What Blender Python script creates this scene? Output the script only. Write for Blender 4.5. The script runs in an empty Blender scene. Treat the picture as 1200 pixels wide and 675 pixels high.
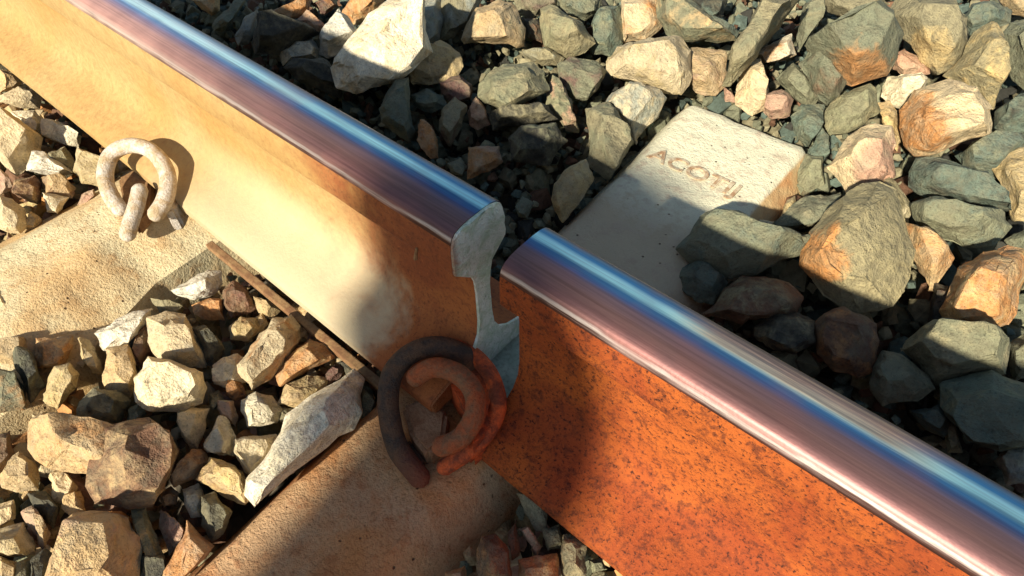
import bpy, bmesh, math, random
from mathutils import Vector, Matrix, noise
random.seed(7)
SC = bpy.context.scene
COL = SC.collection

# ------------------------------------------------------------------ camera
CAM = Vector((0.3439, -0.3347, 0.7244))
R_ = Vector((0.75915051, 0.65074111, -0.01505017))
U_ = Vector((-0.48644196, 0.58254022, 0.65116903))
F_ = Vector((-0.43250979, 0.48701427, -0.75878349))
FPX = 750.0
cd = bpy.data.cameras.new('camera'); cam = bpy.data.objects.new('camera', cd); COL.objects.link(cam)
m = Matrix.Identity(4)
for i in range(3):
    m[i][0] = R_[i]; m[i][1] = U_[i]; m[i][2] = -F_[i]; m[i][3] = CAM[i]
cam.matrix_world = m
cd.sensor_width = 36; cd.lens = 36 * FPX / 1200.0
cd.clip_start = 0.02; cd.clip_end = 400
SC.camera = cam

# ------------------------------------------------------------------ light
TRAVEL = Vector((-0.14, 0.99, -0.64)).normalized()      # direction the sunlight travels
SUN_STRENGTH, SKY_STRENGTH, EXPOSURE = 5.0, 0.062, 0.80
w = bpy.data.worlds.new('World'); SC.world = w; w.use_nodes = True
nt = w.node_tree; nt.nodes.clear()
sky = nt.nodes.new('ShaderNodeTexSky'); sky.sky_type = 'NISHITA'; sky.sun_disc = False
el = math.asin(-TRAVEL.z)
sky.sun_elevation = el
sky.sun_rotation = math.atan2(-TRAVEL.x, -TRAVEL.y)
sky.air_density = 1.2; sky.dust_density = 0.6
bg = nt.nodes.new('ShaderNodeBackground'); bg.inputs[1].default_value = SKY_STRENGTH
wo = nt.nodes.new('ShaderNodeOutputWorld')
nt.links.new(sky.outputs[0], bg.inputs[0]); nt.links.new(bg.outputs[0], wo.inputs[0])
sd = bpy.data.lights.new('sun', 'SUN'); sd.energy = SUN_STRENGTH; sd.angle = math.radians(1.5); sd.color = (1, .92, .77)
so = bpy.data.objects.new('sun', sd); COL.objects.link(so)
so.rotation_mode = 'QUATERNION'; so.rotation_quaternion = (-TRAVEL).to_track_quat('Z', 'Y'); so.location = (0, -3, 3)
SC.view_settings.view_transform = 'Standard'; SC.view_settings.look = 'None'
SC.view_settings.exposure = EXPOSURE; SC.view_settings.gamma = 1.0
SC.view_settings.use_curve_mapping = False

# ------------------------------------------------------------------ helpers
def ray(u, v):
    return (u - 600) / FPX * R_ - (v - 337.5) / FPX * U_ + F_
def on_z(u, v, z):
    d = ray(u, v); return CAM + d * ((z - CAM.z) / d.z)
def tag(o, label=None, cat=None, group=None, kind=None):
    if label: o['label'] = label
    if cat: o['category'] = cat
    if group: o['group'] = group
    if kind: o['kind'] = kind
    return o
def empty(name, loc):
    o = bpy.data.objects.new(name, None); o.empty_display_size = .02; COL.objects.link(o); o.location = loc; return o
def link_bm(name, bm, mat, parent=None, smooth=None):
    me = bpy.data.meshes.new(name); bm.to_mesh(me); bm.free()
    return link_me(name, me, mat, parent, smooth)
def link_me(name, me, mat, parent=None, smooth=None):
    if smooth is not None:
        for p in me.polygons: p.use_smooth = True
        if smooth < 180: me.set_sharp_from_angle(angle=math.radians(smooth))
    for mm in (mat if isinstance(mat, (list, tuple)) else [mat]): me.materials.append(mm)
    o = bpy.data.objects.new(name, me); COL.objects.link(o)
    if parent: o.parent = parent
    return o
def local(o, pts):
    return [Vector(p) - o.location for p in pts]

class NT:
    """small node builder"""
    def __init__(s, name):
        s.m = bpy.data.materials.new(name); s.m.use_nodes = True; s.t = s.m.node_tree
        s.b = s.t.nodes['Principled BSDF']
    def n(s, typ, **kw):
        x = s.t.nodes.new(typ)
        for k, v in kw.items():
            if k.startswith('i_'): x.inputs[int(k[2:]) if k[2:].isdigit() else k[2:].replace('_', ' ')].default_value = v
            else: setattr(x, k, v)
        return x
    def l(s, a, b): s.t.links.new(a, b)
    def coord(s, kind='Object'):
        return s.n('ShaderNodeTexCoord').outputs[kind]
    def noise(s, vec, scale, detail=4, rough=.6, dist=0.):
        x = s.n('ShaderNodeTexNoise'); x.inputs['Scale'].default_value = scale
        x.inputs['Detail'].default_value = detail; x.inputs['Roughness'].default_value = rough
        x.inputs['Distortion'].default_value = dist
        s.l(vec, x.inputs['Vector']); return x.outputs['Fac']
    def ramp(s, fac, stops, interp='LINEAR'):
        x = s.n('ShaderNodeValToRGB'); cr = x.color_ramp; cr.interpolation = interp
        while len(cr.elements) < len(stops): cr.elements.new(.5)
        for e, (p, c) in zip(cr.elements, stops):
            e.position = p; e.color = (*c, 1) if len(c) == 3 else c
        s.l(fac, x.inputs[0]); return x.outputs[0]
    def mix(s, fac, a, b, mode='MIX'):
        x = s.n('ShaderNodeMix', data_type='RGBA', blend_type=mode)
        if hasattr(fac, 'default_value'): s.l(fac, x.inputs[0])
        else: x.inputs[0].default_value = fac
        for v, k in ((a, 6), (b, 7)):
            if hasattr(v, 'default_value'): s.l(v, x.inputs[k])
            else: x.inputs[k].default_value = (*v, 1)
        return x.outputs[2]
    def math(s, op, a, b=0., c=None):
        x = s.n('ShaderNodeMath', operation=op)
        for i, v in enumerate((a, b) if c is None else (a, b, c)):
            if hasattr(v, 'default_value'): s.l(v, x.inputs[i])
            else: x.inputs[i].default_value = v
        return x.outputs[0]
    def maprange(s, v, a, b, c=0., d=1., smooth=True):
        x = s.n('ShaderNodeMapRange', interpolation_type='SMOOTHSTEP' if smooth else 'LINEAR')
        s.l(v, x.inputs[0])
        for i, q in enumerate((a, b, c, d)): x.inputs[i + 1].default_value = q
        return x.outputs[0]
    def bump(s, h, strength, dist, prev=None):
        x = s.n('ShaderNodeBump'); x.inputs['Strength'].default_value = strength; x.inputs['Distance'].default_value = dist
        s.l(h, x.inputs['Height'])
        if prev is not None: s.l(prev, x.inputs['Normal'])
        return x.outputs[0]
    def fin(s, col=None, rough=.8, metal=0., normal=None, spec=None):
        if col is not None:
            if hasattr(col, 'default_value'): s.l(col, s.b.inputs['Base Color'])
            else: s.b.inputs['Base Color'].default_value = (*col, 1)
        for v, k in ((rough, 'Roughness'), (metal, 'Metallic')):
            if hasattr(v, 'default_value'): s.l(v, s.b.inputs[k])
            else: s.b.inputs[k].default_value = v
        if spec is not None: s.b.inputs['Specular IOR Level'].default_value = spec
        if normal is not None: s.l(normal, s.b.inputs['Normal'])
        return s.m

# ------------------------------------------------------------------ materials
PAL = {  # real colours of the ballast: granite, quartz, rust-stained and basalt pieces
 'W': (.82, .77, .62), 'w': (.78, .70, .50), 'c': (.68, .54, .32), 't': (.54, .38, .19), 'y': (.52, .39, .18),
 'o': (.50, .24, .085), 'b': (.19, .10, .055), 'p': (.46, .28, .19), 'm': (.15, .08, .065), 's': (.30, .265, .155),
 'g': (.22, .225, .14), 'u': (.12, .16, .125), 'k': (.045, .044, .034), 'G': (.30, .32, .27)}
_sm = {}
def stone_mat(a, b):
    if (a, b) in _sm: return _sm[(a, b)]
    n = NT('stone_' + a + b)
    co = n.coord(); oi = n.n('ShaderNodeObjectInfo')
    add = n.n('ShaderNodeVectorMath', operation='ADD'); sc = n.n('ShaderNodeVectorMath', operation='SCALE')
    comb = n.n('ShaderNodeCombineXYZ')
    for i in range(3): n.l(oi.outputs['Random'], comb.inputs[i])
    n.l(comb.outputs[0], sc.inputs[0]); sc.inputs['Scale'].default_value = 9.
    n.l(co, add.inputs[0]); n.l(sc.outputs[0], add.inputs[1]); v = add.outputs[0]
    big = n.noise(v, 22, 3, .6, .6); mid = n.noise(v, 75, 5, .7); fine = n.noise(v, 330, 3, .7)
    at = n.n('ShaderNodeAttribute', attribute_name='patch')
    f = n.math('ADD', at.outputs['Fac'], n.math('MULTIPLY', n.math('SUBTRACT', big, .5), 1.3))
    f = n.math('ADD', f, n.math('MULTIPLY', n.math('SUBTRACT', mid, .5), .5))
    f = n.maprange(f, .34, .74)
    col = n.mix(f, PAL[a], PAL[b])
    var = n.ramp(mid, [(.28, (.45, .42, .40)), (.5, (1, 1, 1)), (.72, (1.35, 1.32, 1.25))])
    col = n.mix(.75, col, var, 'MULTIPLY')
    sp = n.ramp(fine, [(.34, (.35, .33, .3)), (.46, (1, 1, 1)), (.62, (1, 1, 1)), (.72, (1.6, 1.55, 1.45))])
    col = n.mix(.6, col, sp, 'MULTIPLY')
    br = n.ramp(oi.outputs['Random'], [(0, (.82, .84, .86)), (.5, (1, .98, .95)), (1, (1.18, 1.12, 1.0))])
    col = n.mix(1., col, br, 'MULTIPLY')
    # iron-brown dirt in patches
    d = n.maprange(n.noise(v, 40, 4, .7, 1.), .58, .72, 0., .55)
    col = n.mix(d, col, (.22, .12, .05) if a in 'WwctypobG' else (.10, .095, .06))
    dust = n.math('MULTIPLY', n.maprange(n.noise(v, 30, 4, .75), .40, .64), .45)
    col = n.mix(dust, col, (.52, .42, .26) if a in 'WwctypoG' else (.21, .185, .11))
    h = n.math('ADD', n.math('MULTIPLY', mid, .9), n.math('MULTIPLY', fine, .45))
    nor = n.bump(fine, .5, .003, n.bump(n.math('ADD', mid, n.math('MULTIPLY', big, 1.2)), .9, .010))
    _sm[(a, b)] = n.fin(col, n.maprange(mid, .3, .7, .62, .88), 0, nor, .35)
    return _sm[(a, b)]

def mat_fill():
    n = NT('stone_fill'); co = n.coord()
    at = n.n('ShaderNodeAttribute', attribute_name='tint')
    mid = n.noise(co, 70, 4, .7); fine = n.noise(co, 330, 3, .7)
    col = n.mix(.8, at.outputs['Color'], n.ramp(mid, [(.3, (.5, .47, .43)), (.55, (1, 1, 1)), (.75, (1.3, 1.25, 1.2))]), 'MULTIPLY')
    return n.fin(col, .82, 0, n.bump(n.math('ADD', mid, fine), .6, .005), .3)

def mat_ground():
    n = NT('ballast_bed'); co = n.coord()
    v = n.n('ShaderNodeTexVoronoi'); v.inputs['Scale'].default_value = 26; n.l(co, v.inputs['Vector'])
    col = n.mix(.7, n.ramp(v.outputs['Color'], [(0, (.05, .045, .035)), (.6, (.12, .10, .07)), (1, (.22, .19, .14))]),
                n.ramp(n.noise(co, 60, 4), [(.3, (.5, .5, .5)), (.7, (1.2, 1.1, 1.))]), 'MULTIPLY')
    return n.fin(col, .95, 0, n.bump(v.outputs['Distance'], .8, .02))

def mat_concrete(name, base, warm, dirt, far=None):
    n = NT(name); co = n.coord()
    big = n.noise(co, 7, 4, .6, .4); mid = n.noise(co, 38, 5, .7); fine = n.noise(co, 260, 3, .7)
    col = n.mix(n.maprange(big, .36, .62), base, warm)
    col = n.mix(n.maprange(mid, .50, .70, 0, .65), col, dirt)
    col = n.mix(.6, col, n.ramp(fine, [(.34, (.5, .45, .4)), (.45, (1, 1, 1)), (.66, (1.15, 1.12, 1.1))]), 'MULTIPLY')
    if far:   # far end paler: less dirt, and sunlight beyond the rail's shadow put into colour
        sx = n.n('ShaderNodeSeparateXYZ'); n.l(co, sx.inputs[0])
        yy = n.math('ADD', sx.outputs['Y'], n.math('MULTIPLY', n.math('SUBTRACT', mid, .5), .25))
        col = n.mix(n.maprange(yy, .02, .20), col, n.mix(n.maprange(mid, .50, .66, 0, .55), n.mix(n.maprange(yy, .36, .47), (.52, .41, .26), far), (.46, .32, .22)))
        col = n.mix(n.math('MULTIPLY', n.maprange(sx.outputs['X'], .121, .127), n.maprange(sx.outputs['Y'], .4, .5)), col, n.mix(n.maprange(big, .4, .6), (.56, .40, .20), (.50, .25, .10)))
    v = n.n('ShaderNodeTexVoronoi'); v.inputs['Scale'].default_value = 55; n.l(co, v.inputs['Vector'])
    pit = n.maprange(v.outputs['Distance'], .03, .13)
    pm = n.math('MAXIMUM', pit, n.maprange(n.noise(co, 20, 2), .48, .52))
    col = n.mix(n.math('SUBTRACT', 1., pm), col, (.12, .07, .04))
    h = n.math('ADD', n.math('ADD', n.math('MULTIPLY', mid, .6), n.math('MULTIPLY', fine, .25)), n.math('MULTIPLY', pm, .5))
    return n.fin(col, .88, 0, n.bump(h, 1., .008), .25)

def mat_rust(name, light, mid_c, dark, speck=.55, dusty=None, end_x=None):
    """rail side: scaly rust, optional pale dust that thins out towards x = end_x"""
    n = NT(name); co = n.coord()
    big = n.noise(co, 9, 4, .6, .6); mid = n.noise(co, 85, 5, .8, .3); fine = n.noise(co, 240, 4, .75)
    col = n.mix(n.maprange(big, .35, .65), light, mid_c)
    col = n.mix(n.maprange(mid, .47, .64, 0, .75 * speck), col, dark)
    col = n.mix(n.maprange(fine, .53, .66, 0, speck), col, tuple(c * .5 for c in dark))
    col = n.mix(n.maprange(fine, .30, .40, .35, 0), col, tuple(min(1, c * 1.5) for c in light))
    if dusty:
        sx = n.n('ShaderNodeSeparateXYZ'); n.l(co, sx.inputs[0])
        e = n.math('ADD', sx.outputs['X'], n.math('MULTIPLY', n.math('SUBTRACT', big, .5), .30))
        k = n.math('MULTIPLY', n.maprange(e, end_x - .13, end_x + .06, 1., 0.), n.maprange(mid, .3, .75, 1., .55))
        col = n.mix(k, col, n.mix(n.maprange(n.noise(co, 5, 2, .4), .35, .7, 0, .7), dusty, tuple(c * f for c, f in zip(dusty, (.98, .76, .5)))))
        # pale washed dust lying on the foot near the broken end
        w1 = n.maprange(n.math('ADD', sx.outputs['Z'], n.math('MULTIPLY', n.math('SUBTRACT', big, .5), .06)), .15, .04)
        w2 = n.math('MULTIPLY', n.maprange(e, -.80, -.35), n.maprange(e, -.11, -.19))
        col = n.mix(n.math('MULTIPLY', n.math('MULTIPLY', w1, w2), .8), col, (.50, .43, .28))
    h = n.math('ADD', n.math('MULTIPLY', mid, .6), n.math('MULTIPLY', fine, .6))
    return n.fin(col, .82, 0, n.bump(h, .55 * speck + .12, .004), .3)

def mat_head(name):
    """running surface: blued and browned wear bands, with a sky streak and edge glint painted in"""
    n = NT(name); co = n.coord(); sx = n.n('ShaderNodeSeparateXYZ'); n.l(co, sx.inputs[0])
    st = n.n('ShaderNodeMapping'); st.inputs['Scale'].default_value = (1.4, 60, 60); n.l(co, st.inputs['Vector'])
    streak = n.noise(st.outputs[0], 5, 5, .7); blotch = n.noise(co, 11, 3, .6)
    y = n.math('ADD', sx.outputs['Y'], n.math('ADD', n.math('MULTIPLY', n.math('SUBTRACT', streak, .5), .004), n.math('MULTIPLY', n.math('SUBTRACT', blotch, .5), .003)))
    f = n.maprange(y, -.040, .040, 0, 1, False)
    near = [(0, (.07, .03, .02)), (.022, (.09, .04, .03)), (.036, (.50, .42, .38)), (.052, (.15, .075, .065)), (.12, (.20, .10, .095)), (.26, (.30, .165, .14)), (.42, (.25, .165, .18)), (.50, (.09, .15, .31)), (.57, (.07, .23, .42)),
            (.64, (.50, .95, .95)), (.70, (.55, .98, 1.0)), (.765, (.07, .26, .46)), (.89, (.07, .11, .22)), (1., (.09, .055, .05))]  # tint bands, plus pale edge glint and cyan sky reflection painted as colour
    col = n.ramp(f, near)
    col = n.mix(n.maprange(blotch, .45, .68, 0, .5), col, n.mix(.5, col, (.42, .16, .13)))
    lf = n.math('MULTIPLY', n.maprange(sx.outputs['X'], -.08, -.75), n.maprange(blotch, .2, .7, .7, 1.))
    pale = n.ramp(f, [(0, (.20, .10, .06)), (.04, (.60, .44, .36)), (.10, (.62, .34, .27)), (.30, (.66, .38, .33)), (.44, (.36, .30, .44)), (.55, (.20, .34, .55)), (.62, (.70, .93, .95)), (.76, (.80, .97, .98)), (.84, (.25, .42, .58)), (1., (.20, .17, .18))])  # paler tints along the rail; the sky streak is painted here as well
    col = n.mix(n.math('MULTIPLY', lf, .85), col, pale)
    # rust film that has crept over parts of the far half of the head
    ru = n.math('MULTIPLY', n.maprange(sx.outputs['Y'], .004, .012), n.maprange(n.math('ADD', sx.outputs['X'], n.math('MULTIPLY', streak, .05)), .22, .29))
    ru = n.math('MULTIPLY', ru, n.maprange(sx.outputs['X'], .47, .40))
    col = n.mix(n.math('MULTIPLY', ru, .9), col, n.ramp(streak, [(.3, (.09, .05, .04)), (.5, (.20, .125, .085)), (.68, (.40, .28, .17))]))
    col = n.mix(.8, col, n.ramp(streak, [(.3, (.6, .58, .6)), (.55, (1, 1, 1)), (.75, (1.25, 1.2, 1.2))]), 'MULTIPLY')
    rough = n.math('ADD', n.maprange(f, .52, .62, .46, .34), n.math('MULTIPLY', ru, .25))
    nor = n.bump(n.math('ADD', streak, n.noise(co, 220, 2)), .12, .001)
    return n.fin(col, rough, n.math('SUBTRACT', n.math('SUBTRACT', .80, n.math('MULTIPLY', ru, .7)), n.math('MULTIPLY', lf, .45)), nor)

def mat_fracture():
    n = NT('broken_steel'); co = n.coord()
    a = n.noise(co, 45, 5, .7, .8); b = n.noise(co, 260, 3, .8)
    col = n.mix(n.maprange(a, .40, .62), (.74, .78, .70), (.50, .60, .46))
    col = n.mix(n.maprange(b, .55, .7, 0, .5), col, (.25, .25, .2))
    sx = n.n('ShaderNodeSeparateXYZ'); n.l(co, sx.inputs[0])
    col = n.mix(n.maprange(n.math('ADD', sx.outputs['Y'], n.math('MULTIPLY', n.math('SUBTRACT', a, .5), .03)), -.030, -.045), col, (.30, .10, .03))
    return n.fin(col, .5, .2, n.bump(n.math('ADD', a, b), .8, .005))

def mat_plain(name, a, b, rough=.8, metal=0., scale=40, bs=.5, spec=.3):
    n = NT(name); co = n.coord()
    f = n.noise(co, scale, 5, .7, .4); g = n.noise(co, scale * 6, 3, .7)
    col = n.mix(n.maprange(f, .36, .64), a, b)
    col = n.mix(.5, col, n.ramp(g, [(.35, (.55, .5, .48)), (.5, (1, 1, 1)), (.7, (1.2, 1.2, 1.2))]), 'MULTIPLY')
    return n.fin(col, rough, metal, n.bump(n.math('ADD', f, g), bs, .003), spec)

M_GROUND = mat_ground(); M_FILL = mat_fill()
M_SL1 = mat_concrete('pale_concrete', (.62, .53, .32), (.56, .38, .18), (.44, .26, .11))
M_SL2 = mat_concrete('brown_concrete', (.50, .32, .17), (.50, .22, .075), (.36, .14, .05), far=(.70, .66, .46))
M_RUSTA = mat_rust('dusty_rust', (.36, .115, .030), (.25, .065, .020), (.12, .032, .014), .55, (.41, .305, .125), -.16)
M_RUSTB = mat_rust('orange_rust', (.40, .095, .014), (.27, .050, .010), (.085, .020, .008), 1.0)
M_HEAD = mat_head('blued_steel_painted_sheen'); M_FRACT = mat_fracture()
M_CLIP_PALE = mat_plain('dusty_clip_steel', (.60, .54, .46), (.46, .34, .20), .75, 0, 50, .9)
M_CLIP_DARK = mat_plain('dark_clip_steel', (.055, .040, .030), (.12, .065, .035), .75, 0, 60, .9)
_n = M_CLIP_DARK.node_tree; _b = _n.nodes['Principled BSDF']; _src = _b.inputs['Base Color'].links[0].from_socket
_co = _n.nodes.new('ShaderNodeTexCoord'); _sx = _n.nodes.new('ShaderNodeSeparateXYZ'); _mr = _n.nodes.new('ShaderNodeMapRange'); _mx = _n.nodes.new('ShaderNodeMix'); _mx.data_type = 'RGBA'
_n.links.new(_co.outputs['Object'], _sx.inputs[0]); _n.links.new(_sx.outputs[0], _mr.inputs[0]); _mr.inputs[1].default_value = .02; _mr.inputs[2].default_value = .07; _mr.inputs[4].default_value = .5
_n.links.new(_mr.outputs[0], _mx.inputs[0]); _n.links.new(_src, _mx.inputs[6]); _mx.inputs[7].default_value = (.30, .06, .022, 1); _n.links.new(_mx.outputs[2], _b.inputs['Base Color'])
M_CLIP_RUSTY = mat_plain('rusty_hook_steel', (.19, .095, .045), (.36, .085, .025), .8, 0, 35, .9)
M_INSUL = mat_plain('brown_insulator', (.34, .19, .10), (.24, .11, .05), .8, 0, 40, .6)
M_CLIP_RED = mat_plain('red_rusted_iron', (.62, .11, .025), (.20, .05, .022), .75, 0, 45, .6)
M_PAD = mat_plain('green_rail_pad', (.46, .54, .42), (.34, .42, .32), .7, 0, 30, .3)
M_STRIP = mat_plain('tan_strip', (.30, .18, .08), (.20, .10, .045), .8, 0, 50, .4)
M_LETTER = mat_plain('stained_letter', (.36, .21, .11), (.58, .50, .34), .85, 0, 60, .3)
M_BLOCKER = mat_concrete('blocker_concrete', (.5, .48, .42), (.42, .38, .3), (.3, .26, .2))

# ------------------------------------------------------------------ rails
def rail_profile(z0, top):
    """outline (y, z) counter-clockwise seen from +X, starting at the near foot corner"""
    half = [(.098, z0), (.103, z0 + .004), (.103, z0 + .018), (.098, z0 + .023), (.070, z0 + .033), (.040, z0 + .043), (.024, z0 + .056),
            (.0145, z0 + .075), (.0115, z0 + .10), (.0110, top - .115), (.0125, top - .092), (.0175, top - .079), (.0385, top - .0615), (.0405, top - .057),
            (.0400, top - .030), (.0388, top - .0165), (.0362, top - .0095), (.0310, top - .0045), (.0220, top - .0015), (.0110, top - .0003)]
    far = [(y, z) for y, z in half]
    near = [(-y, z) for y, z in reversed(half)]
    return far + near
def make_rail(x0, x1, dy, z0, top, rust, label, fract_x=None, fract_side=1):
    root = empty('rail', ((x0 + x1) / 2 if x0 < -2 else x0, dy, z0))
    tag(root, label, 'rail', 'broken running rail')
    root.location = (0, dy, 0)
    prof = rail_profile(z0, top); n = len(prof); hi = [i for i, (y, z) in enumerate(prof) if z >= top - .018]
    xs = [x0]
    while xs[-1] < x1 - 1e-6: xs.append(min(x1, xs[-1] + .02))
    bm = bmesh.new(); rows = []
    for x in xs:
        row = []
        for y, z in prof:
            r = .0006 if z < top - .03 else .0002
            row.append(bm.verts.new((x, y + r * noise.noise((x * 30, y * 40, z * 40)), z + r * noise.noise((x * 25, z * 50, 3 + y * 40)))))
        rows.append(row)
    hb = set(range(min(hi), max(hi)))
    for a, b in zip(rows, rows[1:]):
        for i in range(n):
            j = (i + 1) % n
            if i in hb: continue
            bm.faces.new((a[i], a[j], b[j], b[i]))
    bm.faces.new(rows[0]); bm.faces.new(list(reversed(rows[-1])))
    bmesh.ops.recalc_face_normals(bm, faces=bm.faces)
    link_bm('web_and_foot', bm, rust, root, 38)
    # polished cap: the running surface as its own closed shell 1 mm proud
    bm = bmesh.new(); rows = []
    cap = [prof[i] for i in range(min(hi), max(hi) + 1)]
    cap = cap + [(cap[-1][0] + .004, cap[-1][1] - .0005)] + [(cap[0][0] - .004, cap[0][1] - .0005)]
    for x in xs:
        rows.append([bm.verts.new((x, y * (1.008), z + (.0008 if z > top - .012 else 0) + .0002 * noise.noise((x * 20, y * 60, 1)))) for y, z in cap])
    k = len(cap)
    for a, b in zip(rows, rows[1:]):
        for i in range(k): bm.faces.new((a[i], a[(i + 1) % k], b[(i + 1) % k], b[i]))
    bm.faces.new(rows[0]); bm.faces.new(list(reversed(rows[-1])))
    bmesh.ops.recalc_face_normals(bm, faces=bm.faces)
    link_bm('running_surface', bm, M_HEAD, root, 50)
    if fract_x is not None:
        # broken end: rough pale face standing 3 mm proud
        bm = bmesh.new(); sh = .0012 * fract_side
        pr = [(y * .995, z - .0002 if z > top - .03 else z) for y, z in prof]
        a = [bm.verts.new((fract_x + sh * .2, y, z)) for y, z in pr]
        b = [bm.verts.new((fract_x + fract_side * .0035 + .0012 * noise.noise((y * 90, z * 90, 5)), y * .985, z0 + (z - z0) * .995 + .0008)) for y, z in pr]
        for i in range(n): bm.faces.new((a[i], a[(i + 1) % n], b[(i + 1) % n], b[i]))
        bm.faces.new(a)
        # the break itself: a grainy grid spanning the section from side to side
        h_ = n // 2; K = 9; grid = []
        for i in range(h_):
            va, vb = b[i], b[n - 1 - i]; row = [va]
            for k in range(1, K):
                row.append(bm.verts.new(va.co.lerp(vb.co, k / K)))
            row.append(vb); grid.append(row)
        quads = []
        for r0, r1 in zip(grid, grid[1:]):
            for k in range(K): quads.append(bm.faces.new((r0[k], r0[k + 1], r1[k + 1], r1[k])))
        es = [e for e in {e for f in quads for e in f.edges} if e.calc_length() > .009 and all(f.calc_center_median().x > fract_x + .002 for f in e.link_faces)]
        bmesh.ops.subdivide_edges(bm, edges=es, cuts=2, use_grid_fill=True)
        bmesh.ops.triangulate(bm, faces=[f for f in bm.faces if len(f.verts) > 4 and f.calc_center_median().x > fract_x + .002])
        for v in bm.verts:
            if v.co.x > fract_x + .002:
                p = Vector((0, v.co.y, v.co.z)); v.co.x += .0022 * noise.noise(p * 70) + .0014 * noise.noise(p * 190)
        bmesh.ops.recalc_face_normals(bm, faces=bm.faces)
        link_bm('broken_face', bm, M_FRACT, root, 30)
    return root
GAP = .0632
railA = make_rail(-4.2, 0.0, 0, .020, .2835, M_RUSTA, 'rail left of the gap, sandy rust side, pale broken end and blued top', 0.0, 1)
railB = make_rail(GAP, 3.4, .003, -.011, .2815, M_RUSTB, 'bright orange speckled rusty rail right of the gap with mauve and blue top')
# little burr under the head of the left rail
pb = on_z(477, 275, .235)
bm = bmesh.new()
bmesh.ops.create_cone(bm, cap_ends=True, segments=7, radius1=.0028, radius2=.0012, depth=.020, matrix=Matrix.Translation((-.055, -.0415, .222)) @ Matrix.Rotation(.25, 4, 'Y'))
link_bm('burr', bm, M_STRIP, railA, 40)

# ------------------------------------------------------------------ sleepers
def sleeper(name, cx, stations, mat, label, zbot=-.16, wide=.04, drop=.075):
    """stations: (y, left x, right x, z top)"""
    root = empty(name, (cx, 0, 0)); tag(root, label, 'sleeper', 'concrete sleepers')
    bm = bmesh.new(); rows = []
    ys = []
    for (a, b) in zip(stations, stations[1:]):
        k = max(1, int(abs(b[0] - a[0]) / .014))
        for i in range(k):
            t = i / k; ys.append([a[j] + (b[j] - a[j]) * t for j in range(4)])
    ys.append(list(stations[-1]))
    for y, xl, xr, zt in ys:
        row = []
        r = .011
        sec = [(xl - wide, zbot), (xl - wide * .8, zt - drop), (xl - .004, zt - .006)]
        k = 8
        sec += [(xl + r * .6 + (xr - xl - r * 1.2) * i / k, zt) for i in range(k + 1)]
        sec += [(xr + .004, zt - .006), (xr + wide * .8, zt - drop), (xr + wide, zbot)]
        for x, z in sec:
            nz = .0035 * noise.noise((x * 18, y * 18, z * 18)) + .0016 * noise.noise((x * 70, y * 70, z * 70))
            row.append(bm.verts.new((x + cx - cx + nz, y + nz, z + nz)))
        rows.append(row)
    n = len(rows[0])
    for a, b in zip(rows, rows[1:]):
        for i in range(n - 1): bm.faces.new((a[i], a[i + 1], b[i + 1], b[i]))
        bm.faces.new((a[n - 1], a[0], b[0], b[n - 1]))
    bm.faces.new(rows[0]); bm.faces.new(list(reversed(rows[-1])))
    bmesh.ops.recalc_face_normals(bm, faces=bm.faces)
    link_bm('concrete_body', bm, mat, root, 34)
    return root
S2 = sleeper('railway_sleeper', 0.0, [(-1.3, -.075, .080, -.012), (-.40, -.070, .078, -.012), (-.16, -.077, .078, -.012), (.30, -.088, .112, -.012),
             (.50, -.100, .122, -.012), (.735, -.117, .120, -.012), (.75, -.112, .115, -.020)], M_SL2,
             'brown stained concrete sleeper passing under the gap between the rails, lettered at its far end', wide=.052, drop=.06)
S1 = sleeper('railway_sleeper', -.66, [(-1.4, -.09, .10, 0), (-.36, -.09, .080, 0), (-.20, -.09, .02, 0), (-.10, -.10, .015, 0), (.14, -.105, .02, 0), (.2, -.10, .02, -.09)], M_SL1,
             'pale sunlit concrete sleeper under the left rail, with the pale clip on it', wide=.115, drop=.05)
S3 = sleeper('railway_sleeper', -1.68, [(-1.4, -.10, .10, 0), (.2, -.10, .10, 0)], M_SL1, 'sleeper beyond the upper left corner of the photograph')
S4 = sleeper('railway_sleeper', 1.35, [(-1.3, -.09, .09, -.012), (.75, -.09, .09, -.012)], M_SL2, 'sleeper under the orange rail outside the lower right of the photograph')

# cast letters on the far end of the sleeper
fc = bpy.data.curves.new('lettering', 'FONT'); fc.body = 'ACOTIJ'; fc.size = .052; fc.extrude = .0010; fc.space_character = 1.02; fc.offset = .0007
fo = bpy.data.objects.new('tmp', fc); COL.objects.link(fo)
bpy.context.view_layer.update()
dg = bpy.context.evaluated_depsgraph_get()
lm = bpy.data.meshes.new_from_object(fo.evaluated_get(dg)); bpy.data.objects.remove(fo)
wx = max(v.co.x for v in lm.vertices) - min(v.co.x for v in lm.vertices)
lt = link_me('lettering', lm, M_LETTER, S2)
lt.location = (-.092, .535, -.0098); lt.scale = (.175 / wx, .95, 1)

# ------------------------------------------------------------------ pads, strip, shoulders, clips
def box_bm(bm, x0, x1, y0, y1, z0, z1, bev=.002, rot=None):
    r = bmesh.ops.create_cube(bm, size=1.0); vs = r['verts']
    M = Matrix.Translation(((x0 + x1) / 2, (y0 + y1) / 2, (z0 + z1) / 2)) @ (rot or Matrix.Identity(4)) @ Matrix.Diagonal((x1 - x0, y1 - y0, z1 - z0, 1))
    bmesh.ops.transform(bm, matrix=M, verts=vs)
    if bev:
        es = list({e for v in vs for e in v.link_edges})
        bmesh.ops.bevel(bm, geom=es, offset=bev, segments=2, affect='EDGES', profile=.6)
pad = empty('rail_pad', (0, 0, -.005)); tag(pad, 'pale green rail pad showing in the gap under the broken rail ends', 'rail pad')
bm = bmesh.new(); box_bm(bm, -.10, .059, -.055, .11, -.0035, .012, .002)
link_bm('pad_plate', bm, M_PAD, pad)
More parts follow.
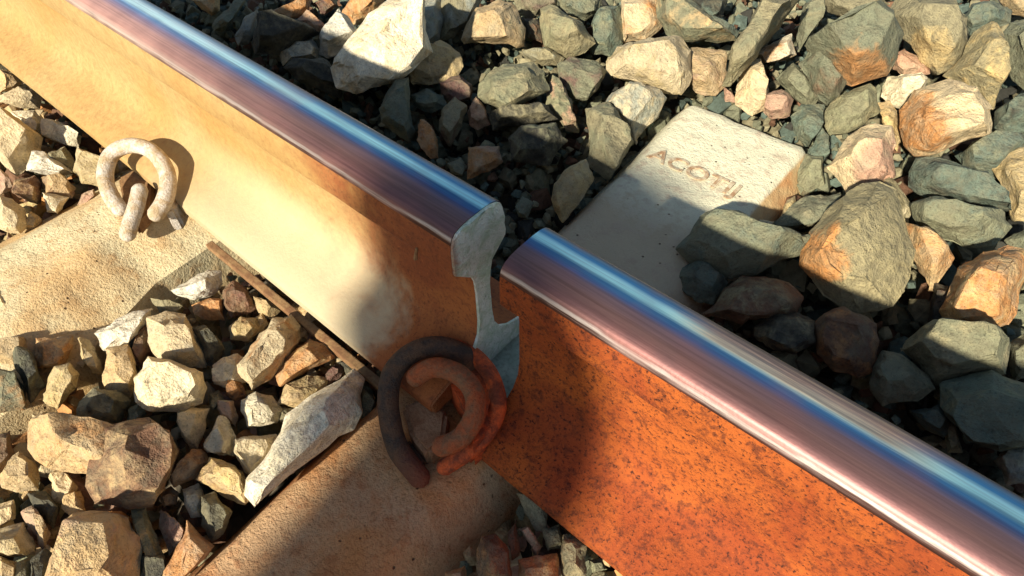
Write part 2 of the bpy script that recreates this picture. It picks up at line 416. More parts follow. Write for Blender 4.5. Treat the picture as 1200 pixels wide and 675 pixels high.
bm = bmesh.new(); box_bm(bm, -.50, -.09, -.1165, -.104, -.006, .005, .002)
for v in bm.verts: v.co.z += .0
sidestrip = link_bm('steel_strip', bm, M_STRIP)
tag(sidestrip, 'thin tan strip lying along the near foot of the left rail', 'strip')

def catmull(P, k=8):
    Q = []
    for i in range(len(P) - 1):
        p0 = P[max(i - 1, 0)]; p1 = P[i]; p2 = P[i + 1]; p3 = P[min(i + 2, len(P) - 1)]
        for j in range(k):
            t = j / k
            Q.append(.5 * ((2 * p1) + (p2 - p0) * t + (2 * p0 - 5 * p1 + 4 * p2 - p3) * t * t + (3 * p1 - p0 - 3 * p2 + p3) * t ** 3))
    Q.append(P[-1]); return Q
def tube(P, r, seg=14, caps=True):
    bm = bmesh.new(); Q = catmull(P); rings = []
    # rounded ends
    d0 = (Q[0] - Q[1]).normalized(); d1 = (Q[-1] - Q[-2]).normalized()
    path = [(Q[0] + d0 * r * .75, r * .35), (Q[0] + d0 * r * .45, r * .75)] + [(q, r) for q in Q] + [(Q[-1] + d1 * r * .45, r * .75), (Q[-1] + d1 * r * .75, r * .35)]
    up = Vector((0, 0, 1))
    for i, (q, rr) in enumerate(path):
        a = path[max(i - 1, 0)][0]; b = path[min(i + 1, len(path) - 1)][0]
        t = (b - a).normalized()
        s = t.cross(up); s = s.normalized() if s.length > 1e-3 else Vector((1, 0, 0)); u = s.cross(t)
        rings.append([bm.verts.new(q + (s * math.cos(2 * math.pi * j / seg) + u * math.sin(2 * math.pi * j / seg)) * rr * (1 + .04 * noise.noise(q * 60 + Vector((j, 0, 0))))) for j in range(seg)])
    for a, b in zip(rings, rings[1:]):
        for j in range(seg): bm.faces.new((a[j], a[(j + 1) % seg], b[(j + 1) % seg], b[j]))
    bm.faces.new(list(reversed(rings[0]))); bm.faces.new(rings[-1])
    bmesh.ops.recalc_face_normals(bm, faces=bm.faces)
    return bm
def off(bm, v):
    for q in bm.verts: q.co -= v
    return bm
# clip at the gap
o2 = on_z(505, 480, 0); o2.z = -.012
clip2 = empty('rail_clip', o2); tag(clip2, 'dark rusty curled rail clip at the broken rail end beside the gap', 'rail clip', 'rail clips')
PO = [(493, 561, -.004), (466, 524, .018), (455, 476, .044), (461, 436, .064), (484, 413, .078), (515, 406, .080), (540, 414, .074), (552, 424, .060)]
rim = [(520, 404, .066), (550, 413, .068), (574, 438, .062), (584, 472, .050), (574, 502, .036), (550, 528, .020), (520, 548, .004)]
link_bm('spring_bar', off(tube([on_z(u, v, z) for u, v, z in PO], .0132), o2), M_CLIP_DARK, clip2, 60)
PI_ = [(516, 524, .052), (540, 513, .062), (556, 487, .076), (555, 459, .086), (536, 438, .090), (508, 431, .086), (486, 443, .070)]
link_bm('inner_hook', off(tube([on_z(u, v, z) for u, v, z in PI_], .0122), o2), M_CLIP_RUSTY, clip2, 60)
link_bm('shoulder_rim', off(tube([on_z(u, v, z) for u, v, z in rim], .0105), o2), M_CLIP_RED, clip2, 60)
bm = bmesh.new()
def slab_px(bm, pts, ztop, th, bev=.003, flare=1.06):
    vs = [bm.verts.new(on_z(u, v, ztop)) for u, v in pts]
    c = sum((v.co for v in vs), Vector()) / len(vs)
    lo = [bm.verts.new(Vector((c.x + (v.co.x - c.x) * flare, c.y + (v.co.y - c.y) * flare, ztop - th))) for v in vs]
    n = len(vs); bm.faces.new(vs); bm.faces.new(list(reversed(lo)))
    for i in range(n): bm.faces.new((vs[i], lo[i], lo[(i + 1) % n], vs[(i + 1) % n]))
    bmesh.ops.recalc_face_normals(bm, faces=bm.faces)
    if bev: bmesh.ops.bevel(bm, geom=list(bm.edges), offset=bev, segments=2, affect='EDGES')
slab_px(bm, [(512, 410), (545, 410), (572, 434), (582, 468), (572, 500), (548, 520), (544, 470), (526, 446)], .056, .065, .007)
link_bm('clip_shoulder', off(bm, o2), M_CLIP_RED, clip2, 40)
bm = bmesh.new(); slab_px(bm, [(470, 476), (498, 464), (524, 482), (520, 516), (500, 532), (482, 512)], .022, .034, .005)
link_bm('insulator', off(bm, o2), M_INSUL, clip2, 40)
bm = bmesh.new(); slab_px(bm, [(462, 520), (478, 512), (498, 540), (494, 556), (478, 552)], .004, .02, .004)
link_bm('shoulder_stem', off(bm, o2), M_CLIP_DARK, clip2, 40)
# clip on the pale sleeper
o1 = on_z(160, 250, 0); o1.z = 0
clip1 = empty('rail_clip', o1); tag(clip1, 'pale dusty curled rail clip in full sun on the left sleeper', 'rail clip', 'rail clips')
P1 = [(141, 246, .030), (128, 226, .042), (123, 203, .056), (131, 181, .072), (150, 171, .082), (172, 174, .086), (189, 189, .084), (197, 210, .070), (193, 234, .056), (182, 252, .046)]
bm = tube([on_z(u, v, z) for u, v, z in P1], .0128)
link_bm('spring_bar', off(bm, o1), M_CLIP_PALE, clip1, 60)
bm = bmesh.new(); slab_px(bm, [(138, 208), (160, 196), (176, 212), (172, 246), (158, 262), (146, 250)], .022, .026, .004)
link_bm('clip_shoulder', off(bm, o1), M_STRIP, clip1, 40)
bm = bmesh.new(); slab_px(bm, [(196, 226), (207, 212), (213, 222), (204, 244), (192, 248)], .04, .045, .004)
link_bm('insulator', off(bm, o1), M_CLIP_PALE, clip1, 40)
link_bm('centre_leg', off(tube([on_z(u, v, z) for u, v, z in [(164, 222, .046), (160, 240, .036), (154, 258, .024), (149, 276, .012)]], .0125), o1), M_CLIP_PALE, clip1, 60)
# the next clip, just out of the picture to the left (its shadow reaches the rail)
clip3 = clip1.copy(); COL.objects.link(clip3); clip3.location = o1 + Vector((-1.02, 0, 0)); clip3['label'] = 'dusty rail clip on the sleeper beyond the upper left corner'
for ch in list(clip1.children):
    c = ch.copy(); COL.objects.link(c); c.parent = clip3

# ------------------------------------------------------------------ ballast stones
STONES = []
exec_list = r'''
t|0,82 14,84 24,96 16,104 0,108
c|0,112 22,102 46,106 50,114 44,126 28,126 0,120
w|14,132 40,130 54,144 48,158 30,160
w|50,140 72,144 95,160 92,174 70,168 48,158
c|0,134 12,134 28,158 50,162 34,196 20,205 10,190 0,186
s|56,180 76,172 88,190 84,200 70,195
W|38,178 52,178 84,202 70,207 46,202 30,200
t/b|48,208 70,204 90,220 84,232 58,226
w|50,226 80,232 68,252 56,248
b/t|18,212 40,206 50,218 46,238 30,234 14,226
c|0,230 14,234 28,246 34,262 24,274 8,272 -6,262|the round cream stone@the round cream stone above the pale sleeper
p|0,200 10,206 14,222 0,228
t|36,248 50,258 44,270 30,268
y/c|92,176 102,178 128,190 120,220 96,214 88,200
p|90,240 96,228 110,222 112,230 98,242
c|-6,335 14,345 20,365 12,385 -6,395
p|22,355 32,350 40,372 30,388 20,380
t|-4,400 30,398 34,415 20,430 -4,425
o/t|42,396 84,394 86,408 72,430 44,430 40,415
g/o|-6,432 16,436 26,455 26,470 30,478 -6,484
k/g|18,410 34,412 44,435 52,452 36,470 24,440
y|64,430 80,426 92,440 88,455 68,480 50,468
y/c|94,398 104,400 118,420 122,438 108,436 95,415
W|111,390 140,376 162,364 178,362 175,378 158,400 150,410 124,408|the bright white shard@the bright white shard under the pale sleeper
t|124,408 150,404 158,425 162,440 152,464 132,462 122,440
b/m|160,388 176,378 178,410 166,425 154,410
s/k|94,472 110,456 140,460 152,470 140,500 120,502 96,492 90,480|the dark olive pebble@the dark olive pebble left of the cream block
c/G|174,374 195,366 218,368 230,393 240,428 215,430 185,420 178,400
w/c|160,444 175,420 200,424 236,436 242,455 236,472 212,480 180,484 160,470|the big cream block@the big cream block in the left ballast
g/w|150,480 165,472 172,485 160,498 148,496
t/o|32,495 50,484 78,490 102,502 135,504 142,530 115,562 85,548 58,545 36,525|the flat ochre slab@the flat ochre slab beside the brown boulder
b/t|122,506 150,495 175,490 197,505 207,530 195,562 176,592 150,594 112,588 106,568 118,540|the big brown boulder@the big brown boulder at lower left
t/p|62,655 78,612 90,602 128,600 152,604 160,630 162,655 150,690 55,695|the ochre corner boulder@the ochre boulder at the bottom left
t/y|-2,560 10,540 22,530 40,545 44,560 42,572 20,574 4,570
c/s|58,560 74,552 84,560 90,572 84,590 66,586
t|78,580 95,575 100,600 82,602 72,595
c|-5,594 16,586 18,608 -5,620
y/c|-5,622 26,615 44,640 40,650 12,652 -5,642
p/t|28,602 38,594 58,625 52,645 44,640 34,620
k|34,580 52,578 70,595 62,618 48,606
t|-5,650 20,658 18,680 -5,695
s|24,660 36,652 44,680 22,690
g/t|155,600 170,596 188,640 194,660 176,656
k/g|160,650 190,650 195,668 180,695 162,690
k|36,655 52,645 66,650 55,690 38,685
o/p|187,578 200,571 208,578 206,590 192,594
p/c|186,598 196,600 208,615 214,622 206,642 198,650 188,620
o/p|219,612 244,634 250,640 225,658 205,690 190,690 206,640|the brown wedge stone@the brown wedge lying against the near sleeper
w|214,574 232,568 240,585 236,605 224,606 217,590
s/k|236,582 252,578 262,590 270,600 262,625 248,634 238,615
y/b|231,562 247,538 264,542 284,553 290,584 286,590 268,576 250,568
c|210,482 225,478 244,480 240,505 232,525 222,525 214,508 209,495
w|240,520 256,488 264,490 276,510 274,534 255,532 243,530
o/m|215,542 228,527 240,532 245,542 228,562 205,570 200,562
p/G|256,470 274,470 278,490 276,500 262,490 255,480
s|246,462 256,458 262,468 250,480 244,476
w/g|284,470 300,460 318,465 330,480 324,495 300,500 290,500 284,482
c/w|277,515 290,510 322,510 330,520 320,540 298,562 284,547 276,530
W/w|412,436 422,450 420,482 408,500 388,514 372,520 362,535 302,592 292,575 296,556 320,530 340,492 376,458|the white speckled stone@the white speckled stone beside the near sleeper
w/p|250,428 262,418 278,415 290,425 286,446 270,455 252,450
c/o|280,426 300,402 322,374 340,370 351,384 352,398 335,425 318,444 296,456 286,442|the long cream stone@the long cream and orange stone by the left rail
o/y|322,440 335,420 362,397 385,405 393,418 365,430 345,436 330,450
y/t|336,450 360,440 382,445 378,462 350,478 328,472
W|202,340 222,328 244,317 257,320 258,337 245,347 228,351 210,346|the smooth white pebble@the smooth white pebble by the strip
b/m|262,340 275,331 292,340 298,360 290,368 272,372 262,356
o/t|226,358 245,350 260,352 262,375 245,375 228,368
y/o|269,384 282,372 300,374 306,385 292,400 272,396
y/t|298,348 316,352 328,364 318,374 304,366
s|178,350 195,352 215,362 205,372 186,366
k/s|225,386 240,382 255,395 262,410 250,432 238,420
k/g|424,452 434,458 440,472 436,490 424,502 420,480
b/t|-6,512 12,505 14,520 16,540 -6,558
b/o|270,440 282,448 288,462 276,470 266,462
k/s|395,425 410,420 425,432 420,446 408,440
s/k|328,478 344,480 352,488 340,498 328,494
t/y|300,372 308,366 314,380 304,396
m/b|376,455 392,446 400,440 404,430 392,428 380,440
t/o|225,0 256,-4 256,12 248,18 236,10
g|250,30 262,16 278,-2 288,-2 272,25 262,38 252,36
G/k|275,42 285,25 302,8 304,16 296,30 292,50 280,52
k|302,20 320,12 350,30 376,40 350,50 325,62 302,62
o/p|318,16 342,4 365,-4 360,16 340,24
p/o|350,25 360,12 378,28 380,36 365,34
m/o|365,4 385,-4 394,6 380,18
G/w|325,62 345,50 365,45 374,58 372,70 350,68 332,77
k|334,80 345,68 375,70 392,80 400,97 398,112 370,104 345,90|the round black stone@the round black stone behind the left rail
W/G|378,38 398,14 408,20 418,44 424,52 405,62 385,68 376,62|the white block@the white block beside the pale boulder
W/c|388,77 418,62 424,40 432,20 455,5 488,-4 500,40 503,62 480,70 470,82 440,102 415,107 398,100 392,87|the big pale boulder@the big pale boulder behind the left rail
G/g|488,0 512,-2 520,20 516,45 500,62 484,40
o/y|402,14 412,-4 450,-4 448,8 428,26 412,28
s/G|515,10 520,-4 562,-4 556,16 545,30 530,42 518,46
t/s|542,45 551,22 559,10 585,2 599,7 612,33 613,54 575,54 545,51|the tan block@the tan wedge block at the top centre
y/t|478,70 482,60 500,70 515,50 537,62 540,78 532,90 510,99 485,97
g/u|445,127 452,112 465,98 478,93 483,120 484,152 478,162 460,152 448,142
u/g|482,112 500,105 518,112 522,125 505,132 486,125|the small teal stone@the small teal stone behind the left rail
m/b|515,97 538,88 552,100 550,116 535,122 518,112
s/b|518,130 533,114 546,125 541,146 527,168 515,152
p/b|548,132 558,114 570,130 575,146 560,152 550,146
o/p|489,164 492,141 498,141 511,156 514,185 504,186
g/s|525,192 540,186 547,196 541,206 528,202
o/p|549,173 584,173 587,190 573,201 549,209|the small orange lit stone@the small orange lit stone behind the broken rail end
g/s|563,112 568,86 590,76 625,73 637,85 643,106 625,116 603,127 595,130 570,122|the round pitted stone@the round grey green stone with a dark pit
s/G|610,62 625,57 645,58 660,68 656,76 635,76 618,69
s/g|634,12 646,7 661,20 684,31 696,50 684,62 664,68 640,53
g/u|655,-2 706,-4 700,15 685,23 670,20 658,8
s/m|602,-4 650,-4 652,8 635,14 625,22 606,15
k/b|612,20 628,22 638,35 635,50 618,44
g/m|655,77 668,68 700,72 709,85 701,102 688,116 672,116 660,102
u/g|694,28 705,10 727,6 729,50 715,66 694,62 700,42
g/p|640,106 648,90 656,94 669,120 676,152 664,152 655,136 642,126
k/g|598,162 612,148 650,145 662,165 642,192 600,188
k/s|573,132 600,128 642,124 652,140 612,148 580,152
s/g|688,166 688,130 712,123 736,150 738,166 713,210 692,192|the flat olive block@the flat olive block left of the lettered sleeper end
G/c|712,124 720,110 740,97 756,99 776,105 780,116 765,142 746,168 736,152
y/s|650,215 664,200 686,188 697,208 680,236 660,258 650,240|the speckled yellowish stone@the speckled yellowish stone at the far sleeper edge
g|604,242 612,230 625,238 618,256 608,254
c/o|729,-3 770,-4 774,28 757,46 729,50 727,22
g/t|770,-4 800,-4 830,20 856,38 862,48 800,53 786,46 773,22
c/y|712,72 724,55 745,49 796,45 806,60 806,100 796,110 778,106 760,96 740,92 718,90|the wide cream stone@the wide cream stone behind the lettered sleeper end
t/p|806,60 830,56 850,62 849,100 838,111 815,108 805,96
s/g|848,98 852,78 872,45 892,-3 938,-4 907,36 880,62 868,80 858,98|the long olive wedge@the long olive wedge at the top
w/o|882,62 905,48 926,41 932,64 910,73 892,76
g/s|932,42 942,4 962,-3 962,20 948,45 936,60
c/t|862,122 862,105 873,69 892,69 899,90 896,126 882,135
p/t|895,132 900,112 915,105 930,116 925,136 905,139
g|913,95 930,74 942,86 957,115 950,129 932,116
u/g|927,137 940,125 964,124 966,142 946,172 934,160
g/b|938,76 952,52 966,62 976,85 989,98 981,115 968,125 955,111
g/o|948,54 972,34 1000,26 1032,12 1046,24 1056,42 1049,70 1038,89 1010,92 998,100 984,92 966,75|the half orange stone@the grey stone with an orange lower half|1008,85,34
s|958,-4 1032,-4 1042,5 1015,20 1000,24 972,15
g/s|967,130 984,112 1018,100 1027,110 1026,130 1010,148 975,156 967,146
s/y|1044,18 1060,-4 1122,-4 1130,20 1131,50 1117,76 1098,84 1084,70 1068,55 1060,32|the big olive boulder@the big olive boulder at the top right|1090,60,26
p/b|1046,62 1060,58 1086,76 1088,86 1060,90 1048,80
w/g|1034,112 1042,92 1080,84 1088,93 1075,112 1055,126 1040,124
c/o|1053,128 1072,106 1113,92 1140,104 1161,128 1160,160 1120,172 1076,179 1062,168 1055,150|the large ochre block@the large ochre and grey block at the right|1080,150,36
s/y|1108,88 1140,40 1160,29 1171,46 1168,96 1162,124 1140,105
u/g|1130,22 1140,5 1165,2 1184,15 1182,27 1150,31 1138,40
g|1172,42 1185,28 1212,22 1212,112 1190,92 1180,62
y/t|1028,122 1042,120 1052,130 1056,160 1051,176 1040,166 1034,146
c/p|971,196 978,185 994,160 1008,150 1041,152 1047,170 1045,205 1031,216 1010,226 994,222 990,206|the pinkish cream stone@the pinkish cream stone at the right|1030,190,30
u|948,177 962,150 971,160 971,182 964,192 949,186
g|934,202 945,182 963,185 965,216 946,224 936,214
u/k|1064,200 1076,187 1110,190 1150,200 1179,225 1182,246 1150,243 1110,239 1085,233 1065,219|the long dark stone@the long dark stone below the ochre block
u/g|1120,182 1165,160 1205,154 1212,170 1176,186 1165,208 1130,202
y/s|1167,200 1178,182 1212,170 1214,252 1188,257 1180,235|the yellow edge stone@the yellow lit stone at the right edge
g/u|1074,242 1090,235 1130,240 1176,248 1183,266 1165,286 1130,290 1110,281 1080,266
s/w|1030,215 1044,209 1061,228 1057,236 1071,246 1060,264 1045,246
s/o|940,292 948,272 965,258 975,240 990,225 1030,214 1050,225 1062,260 1077,290 1072,312 1056,332 1046,356 1010,362 985,356 950,330 941,312|the big grey stone@the big grey stone with an orange left face|962,300,34
t/o|1060,262 1076,265 1096,280 1111,290 1116,302 1101,332 1090,342 1085,312 1070,300
o/y|1104,362 1114,330 1122,310 1140,302 1150,292 1180,287 1197,296 1197,326 1187,356 1183,380 1150,387 1118,382|the bright orange stone@the bright orange stone at the right edge
g/s|1054,410 1075,390 1090,381 1130,384 1165,387 1178,405 1175,437 1140,442 1100,447 1078,430|the broad grey green stone@the broad grey green stone under the orange one
g/s|1024,432 1036,414 1056,417 1086,440 1096,456 1075,470 1035,474 1021,456
g|1182,402 1200,392 1212,392 1212,440 1190,444 1182,427
u/g|1108,452 1140,440 1160,436 1210,458 1214,522 1170,527 1130,517 1118,492 1100,477|the dark teal boulder@the dark teal boulder at the right edge
G/g|1164,540 1180,525 1212,528 1212,565 1180,568
u/k|1068,482 1100,475 1113,495 1105,512 1080,497
g/s|1106,502 1112,485 1120,495 1126,528 1112,528
b/o|958,384 968,370 990,364 1024,380 1027,402 1019,434 1005,442 980,432 961,412|the brown block@the brown block behind the right rail
k/s|884,382 905,370 935,366 956,376 957,400 930,412 905,407 885,394
b/s|830,367 850,340 870,325 895,324 921,334 937,350 931,366 900,374 870,377|the dark brown stone@the dark brown stone behind the right rail
g/u|798,292 812,275 820,255 840,249 880,261 905,270 926,275 951,281 945,292 925,302 900,312 885,322 860,327 835,314 808,302|the long blue grey stone@the long blue grey stone by the lettered sleeper
u/k|794,327 800,314 820,300 836,315 851,330 836,357 815,352 800,337
c|880,264 890,257 906,260 901,272 885,273
g/s|908,266 925,242 945,230 986,227 976,246 960,262 930,270
y|914,257 922,235 931,231 933,240 925,257
g|1180,282 1200,270 1212,270 1212,306 1198,302
p|848,102 858,108 863,120 850,119
u/k|1180,122 1200,110 1212,112 1212,152 1180,159 1165,150 1166,132
t/s|1168,-4 1210,-4 1210,24 1186,16
k/u|800,-4 852,-4 848,20 830,26 812,14
u/k|822,16 846,24 866,36 861,46 840,40
k/b|1094,332 1110,336 1106,382 1088,376
b/o|558,645 565,630 580,627 596,645 602,695 558,695
s/b|607,580 616,578 640,600 639,618 628,620 614,600
p/s|608,620 620,618 634,640 629,649
o/m|608,657 652,650 658,695 608,695
s/t|660,627 675,628 686,640 686,674 660,678 656,650
g|690,656 705,655 711,667 695,670
b|595,626 605,610 609,650 600,656
o/p|522,672 544,664 550,695 518,695
s/k|636,622 655,615 661,640 642,646
'''
COLN = {'W': 'white', 'w': 'pale cream', 'c': 'cream', 't': 'tan', 'y': 'yellowish', 'o': 'orange', 'b': 'brown', 'p': 'pinkish', 'm': 'maroon',
        's': 'olive', 'g': 'grey green', 'u': 'blue grey', 'k': 'nearly black', 'G': 'light grey'}
LAND = [('the dark clip at the gap', 510, 480), ('the sunlit clip', 160, 215), ('the lettered sleeper end', 830, 180), ('the pale broken rail end', 560, 290), ('the gap in the rails', 610, 250)]
for ln in exec_list.strip().splitlines():
    f = ln.split('|'); ks = f[0].split('/')
    pts = [tuple(float(c) for c in p.split(',')) for p in f[1].split()]
    lab, full = (f[2].split('@') if len(f) > 2 else (None, None))
    patch = tuple(float(c) for c in f[3].split(',')) if len(f) > 3 else None
    cx = sum(p[0] for p in pts) / len(pts); cy = sum(p[1] for p in pts) / len(pts)
    STONES.append((ks[0], ks[-1], pts, full, patch, cx, cy))
    if lab: LAND.append((lab, cx, cy))
used_labels = set()
DIRS = ['to the right of', 'up and right of', 'just above', 'up and left of', 'to the left of', 'down and left of', 'just below', 'down and right of']
def where(dx, dy):
    a = math.degrees(math.atan2(-dy, dx)) % 360
    return DIRS[int((a + 22.5) // 45) % 8]
def auto_label(a, b, pts, cx, cy, noun='stone'):
    xs = [p[0] for p in pts]; ys = [p[1] for p in pts]
    w_, h_ = max(xs) - min(xs), max(ys) - min(ys); s = math.sqrt(w_ * h_)
    size = 'large' if s > 60 else 'medium' if s > 36 else 'small' if s > 18 else 'tiny'
    shape = 'narrow ' if max(w_, h_) > 1.8 * min(w_, h_) else 'wide ' if w_ > 1.35 * h_ else ''
    colr = COLN[a] if a == b else COLN[a] + ' and ' + COLN[b]
    near = sorted((math.hypot(cx - x, cy - y), n, x, y) for n, x, y in LAND)
    for k in range(1, 7):
        l1 = near[0]
        t = '%s %s%s %s %s %s' % (size, shape, colr, noun, where(cx - l1[2], cy - l1[3]), l1[1])
        if k > 1:
            l2 = near[k - 1]
            short = '%s %s%s %s %s %s' % (size, shape, colr, noun, where(cx - l2[2], cy - l2[3]), l2[1])
            t = short
        if len(t.split()) > 16: t = t.replace(' and ' + COLN[b], '', 1)
        if t not in used_labels: used_labels.add(t); return t
    for k in range(1, 7):
        l1, l2 = near[0], near[k]
        t = '%s %s %s between %s and %s' % (size, COLN[a], noun, l1[1], l2[1])
        if t not in used_labels: used_labels.add(t); return t
    return t

def finish_rock(bm, size, seed, rough=.05, bevel=.0):
    ret = bmesh.ops.convex_hull(bm, input=list(bm.verts), use_existing_faces=False)
    dead = [g for g in ret['geom_interior'] + ret['geom_unused'] if isinstance(g, bmesh.types.BMVert)]
    if dead: bmesh.ops.delete(bm, geom=list(set(dead)), context='VERTS')
    bmesh.ops.dissolve_limit(bm, angle_limit=math.radians(9), verts=bm.verts, edges=bm.edges)
    if bevel:
        bmesh.ops.bevel(bm, geom=list(bm.edges), offset=bevel, segments=2, affect='EDGES', profile=.7, clamp_overlap=True)
    bmesh.ops.triangulate(bm, faces=bm.faces)
    for _ in range(3):
        L = size * .13
        es = [e for e in bm.edges if e.calc_length() > L]
        if es: bmesh.ops.subdivide_edges(bm, edges=es, cuts=1, use_grid_fill=False)
        bmesh.ops.triangulate(bm, faces=bm.faces)
    bm.normal_update()
    sv = Vector((seed * 3.1, seed * 1.7, seed * .9))
    k = 1.0 / size
    for v in bm.verts:
        p = v.co * k
        d = rough * size * (noise.noise(p * 2.2 + sv) + .6 * noise.noise(p * 5 + sv) + .45 * noise.noise(p * 11 + sv) - .5 * max(0, abs(noise.noise(p * 3.3 - sv)) - .25))
        c = noise.cell(p * 2.6 + sv) - .5
        v.co += v.normal * (d + .012 * size * c)

NIND = 0
for idx, (a, b, pts, lab, patch, cx, cy) in enumerate(STONES):
    rnd = random.Random(idx * 13 + 5)
    gx = sum(p[0] for p in pts) / len(pts); gy = sum(p[1] for p in pts) / len(pts)
    pts = [(gx + (u - gx) * 1.08, gy + (v - gy) * 1.08) for u, v in pts]
    xs = [p[0] for p in pts]; ys = [p[1] for p in pts]
    spx = math.sqrt((max(xs) - min(xs)) * (max(ys) - min(ys)))
    base = on_z(cx, cy, -.035)
    dist = (base - CAM).length; s = spx / FPX * dist
    base = on_z(cx, cy, -.045 + .42 * s * rnd.uniform(.8, 1.1))
    d = ray(cx, cy).normalized()
    nrm = (-d * .72 + Vector((0, 0, 1)) * .50 + Vector((rnd.uniform(-.12, .12), rnd.uniform(-.12, .12), 0))).normalized()
    ring = []
    for u, v in pts:
        r = ray(u, v); t = (base - CAM).dot(nrm) / r.dot(nrm); ring.append(CAM + r * t)
    cen = sum(ring, Vector()) / len(ring)
    bm = bmesh.new()
    for p in ring: bm.verts.new(p - base)
    # front plateau: facets that face the viewer and the sky
    ux = (ring[0] - cen).normalized(); uy = nrm.cross(ux)
    th = s * rnd.uniform(.26, .40); tx, ty = rnd.uniform(-.28, .28), rnd.uniform(-.28, .28)
    sh = (ux * rnd.uniform(-.12, .12) + uy * rnd.uniform(-.12, .12)) * s
    sc_ = rnd.uniform(.45, .66)
    for i, p in enumerate(ring):
        q = (p - cen) * sc_ * rnd.uniform(.8, 1.15)
        hgt = th + q.dot(ux) * tx + q.dot(uy) * ty
        bm.verts.new(cen + q + sh - base + (-d * .93 + Vector((0, 0, .22))) * hgt)
    # back: continues away from the viewer and down into the bed
    for i, p in enumerate(ring):
        q = (p - cen)
        bm.verts.new(cen + q * .86 - base + d * s * .30)
        if i % 2 == 0: bm.verts.new(cen + q * .55 - base + d * s * .62 - Vector((0, 0, .05 * s)))
    finish_rock(bm, s, idx, .055, s * .012)
    me = bpy.data.meshes.new('ballast_stone'); bm.to_mesh(me); bm.free()
    at = me.attributes.new('patch', 'FLOAT', 'POINT')
    for i, v in enumerate(me.vertices):
        if a == b: at.data[i].value = 0
        elif patch:
            w_ = v.co + base - CAM; z_ = w_.dot(F_); pu = 600 + FPX * w_.dot(R_) / z_; pv = 337.5 - FPX * w_.dot(U_) / z_
            q = math.hypot(pu - patch[0], pv - patch[1]) / patch[2]
            at.data[i].value = max(0., min(1., 1.25 - .72 * q))
        else: at.data[i].value = .42
    o = link_me('ballast_stone', me, stone_mat(a, b), None, 28)
    o.location = base
    if lab:
        t = lab[4:] if lab.startswith('the ') else lab
        used_labels.add(t)
    else: t = auto_label(a, b, pts, cx, cy)
    tag(o, t, 'stone', 'ballast stones'); NIND += 1

# under-layer of ballast: everything between and below the stones one can pick out
import numpy as np
rs = np.random.RandomState(3)
protos = []
for k in range(14):
    bm = bmesh.new(); rr = random.Random(k)
    for _ in range(13):
        v = Vector((rr.gauss(0, 1), rr.gauss(0, 1), rr.gauss(0, 1))).normalized()
        bm.verts.new((v.x * rr.uniform(.85, 1.15), v.y * rr.uniform(.65, .95), v.z * rr.uniform(.55, .8)))
    ret = bmesh.ops.convex_hull(bm, input=list(bm.verts))
    bmesh.ops.delete(bm, geom=[v for v in bm.verts if not v.link_faces], context='VERTS')
    bmesh.ops.triangulate(bm, faces=bm.faces)
    bm.verts.index_update()
    protos.append((np.array([v.co[:] for v in bm.verts]), np.array([[v.index for v in f.verts] for f in bm.faces])))
    bm.free()
def in_sleeper(x, y):
    return any(abs(x - c) < w_ and y < ym for c, w_, ym in ((0, .125, .77), (-.66, .165, .2), (-1.68, .15, .22), (1.35, .14, .77)))
def rotm(r):
    q = r.normal(size=4); q /= np.linalg.norm(q); a, b, c, d = q
    return np.array([[1 - 2 * (c * c + d * d), 2 * (b * c - a * d), 2 * (b * d + a * c)], [2 * (b * c + a * d), 1 - 2 * (b * b + d * d), 2 * (c * d - a * b)], [2 * (b * d - a * c), 2 * (c * d + a * b), 1 - 2 * (b * b + c * c)]])
LEFTC = [PAL[k] for k in 'tcybpotsg']; RIGHTC = [PAL[k] for k in 'ggsukugsbt']
V = []; Fc = []; Ct = []; nv = 0
def scatter(x0, x1, y0, y1, step, z, zr, smin, smax):
    global nv
    for x in np.arange(x0, x1, step):
        for y in np.arange(y0, y1, step):
            px = x + rs.uniform(-.45, .45) * step; py = y + rs.uniform(-.45, .45) * step
            s = rs.uniform(smin, smax)
            if in_sleeper(px, py): continue
            zz = z + rs.uniform(-zr, zr)
            if abs(py) < .12: zz = min(zz, -.05)
            P, T = protos[rs.randint(len(protos))]
            c = (LEFTC if py < 0 else RIGHTC)[rs.randint(9)]; c = np.array(c) * rs.uniform(.6, 1.1)
            V.append(P @ (rotm(rs) * s).T + (px, py, zz)); Fc.append(T + nv); nv += len(P); Ct.append(np.tile(c, (len(P), 1)))
scatter(-1.9, 1.0, -.8, 1.9, .034, -.105, .015, .020, .030)
scatter(-1.9, 1.0, -.8, 1.9, .058, -.072, .012, .022, .036)
scatter(-1.9, 1.0, -.8, 1.9, .030, -.062, .016, .008, .015)
scatter(-4.2, -1.9, -1.5, 3.2, .085, -.075, .02, .038, .06)
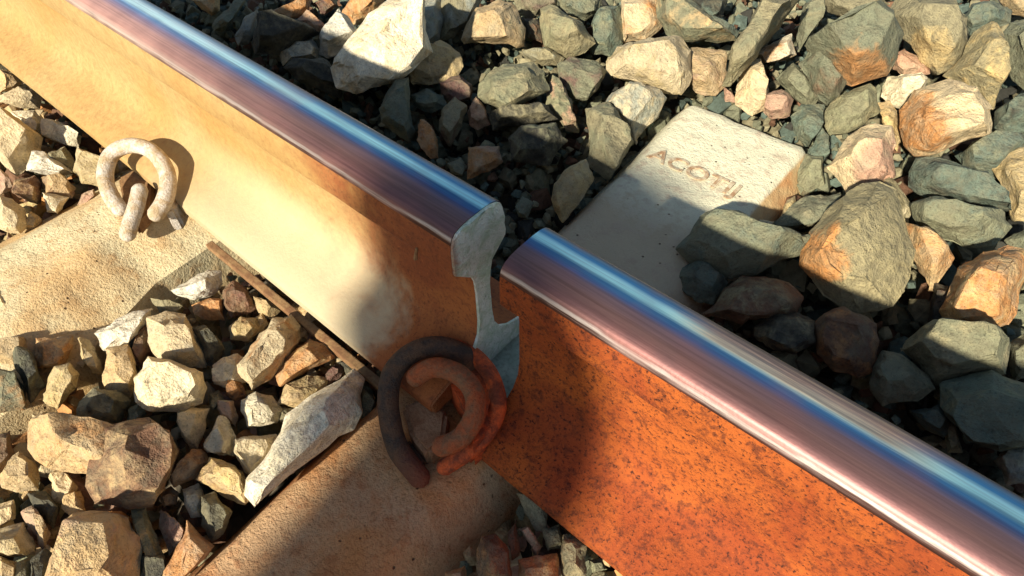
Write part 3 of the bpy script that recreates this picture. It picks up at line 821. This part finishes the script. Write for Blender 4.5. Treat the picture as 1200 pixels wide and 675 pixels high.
scatter(1.0, 3.2, -1.5, 3.2, .085, -.075, .02, .038, .06)
scatter(-1.9, 1.0, -1.6, -.8, .07, -.075, .02, .034, .05)
scatter(-1.9, 1.0, 1.9, 3.4, .08, -.07, .02, .036, .055)
V = np.concatenate(V); Fc = np.concatenate(Fc); Ct = np.concatenate(Ct)
me = bpy.data.meshes.new('ballast'); me.from_pydata(V.tolist(), [], Fc.tolist()); me.update()
ca = me.color_attributes.new('tint', 'FLOAT_COLOR', 'POINT')
ca.data.foreach_set('color', np.concatenate([Ct, np.ones((len(Ct), 1))], 1).astype(np.float32).ravel())
bl = link_me('ballast', me, M_FILL)
tag(bl, 'crushed stone ballast filling the track bed between the larger stones', 'ballast', None, 'stuff')

bm = bmesh.new(); bmesh.ops.create_grid(bm, x_segments=60, y_segments=60, size=60)
for v in bm.verts: v.co.z = -.17 + .03 * noise.noise(v.co * .5)
gr = link_bm('ground', bm, M_GROUND); tag(gr, kind='structure')

# ------------------------------------------------------------------ the post added behind the viewer, shaped to shade the gap
blocker = empty('shadow_blocker', (.302, -2.20, 0)); tag(blocker, 'added shadow casting post beside the track, behind the viewer', 'blocker')
bm = bmesh.new()
outline = [(-.075, -.1), (-.075, .43), (-.13, .48), (-.195, .54), (-.185, .60), (-.175, .67)] + [(-.175 * math.cos(math.pi * i / 14), .67 + .145 * math.sin(math.pi * i / 14)) for i in range(1, 14)] + [(.175, .67), (.215, .46), (.215, -.1)]
outline = [(x, z + .905 if z > 0 else z) for x, z in outline]
f_ = [bm.verts.new((x, -.05, z)) for x, z in outline]; g_ = [bm.verts.new((x, .05, z)) for x, z in outline]
bm.faces.new(f_); bm.faces.new(list(reversed(g_)))
for i in range(len(outline)): bm.faces.new((f_[i], g_[i], g_[(i + 1) % len(outline)], f_[(i + 1) % len(outline)]))
bmesh.ops.recalc_face_normals(bm, faces=bm.faces)
bmesh.ops.bevel(bm, geom=[e for e in bm.edges], offset=.006, segments=2, affect='EDGES')
link_bm('blocker_body', bm, M_BLOCKER, blocker, 30)
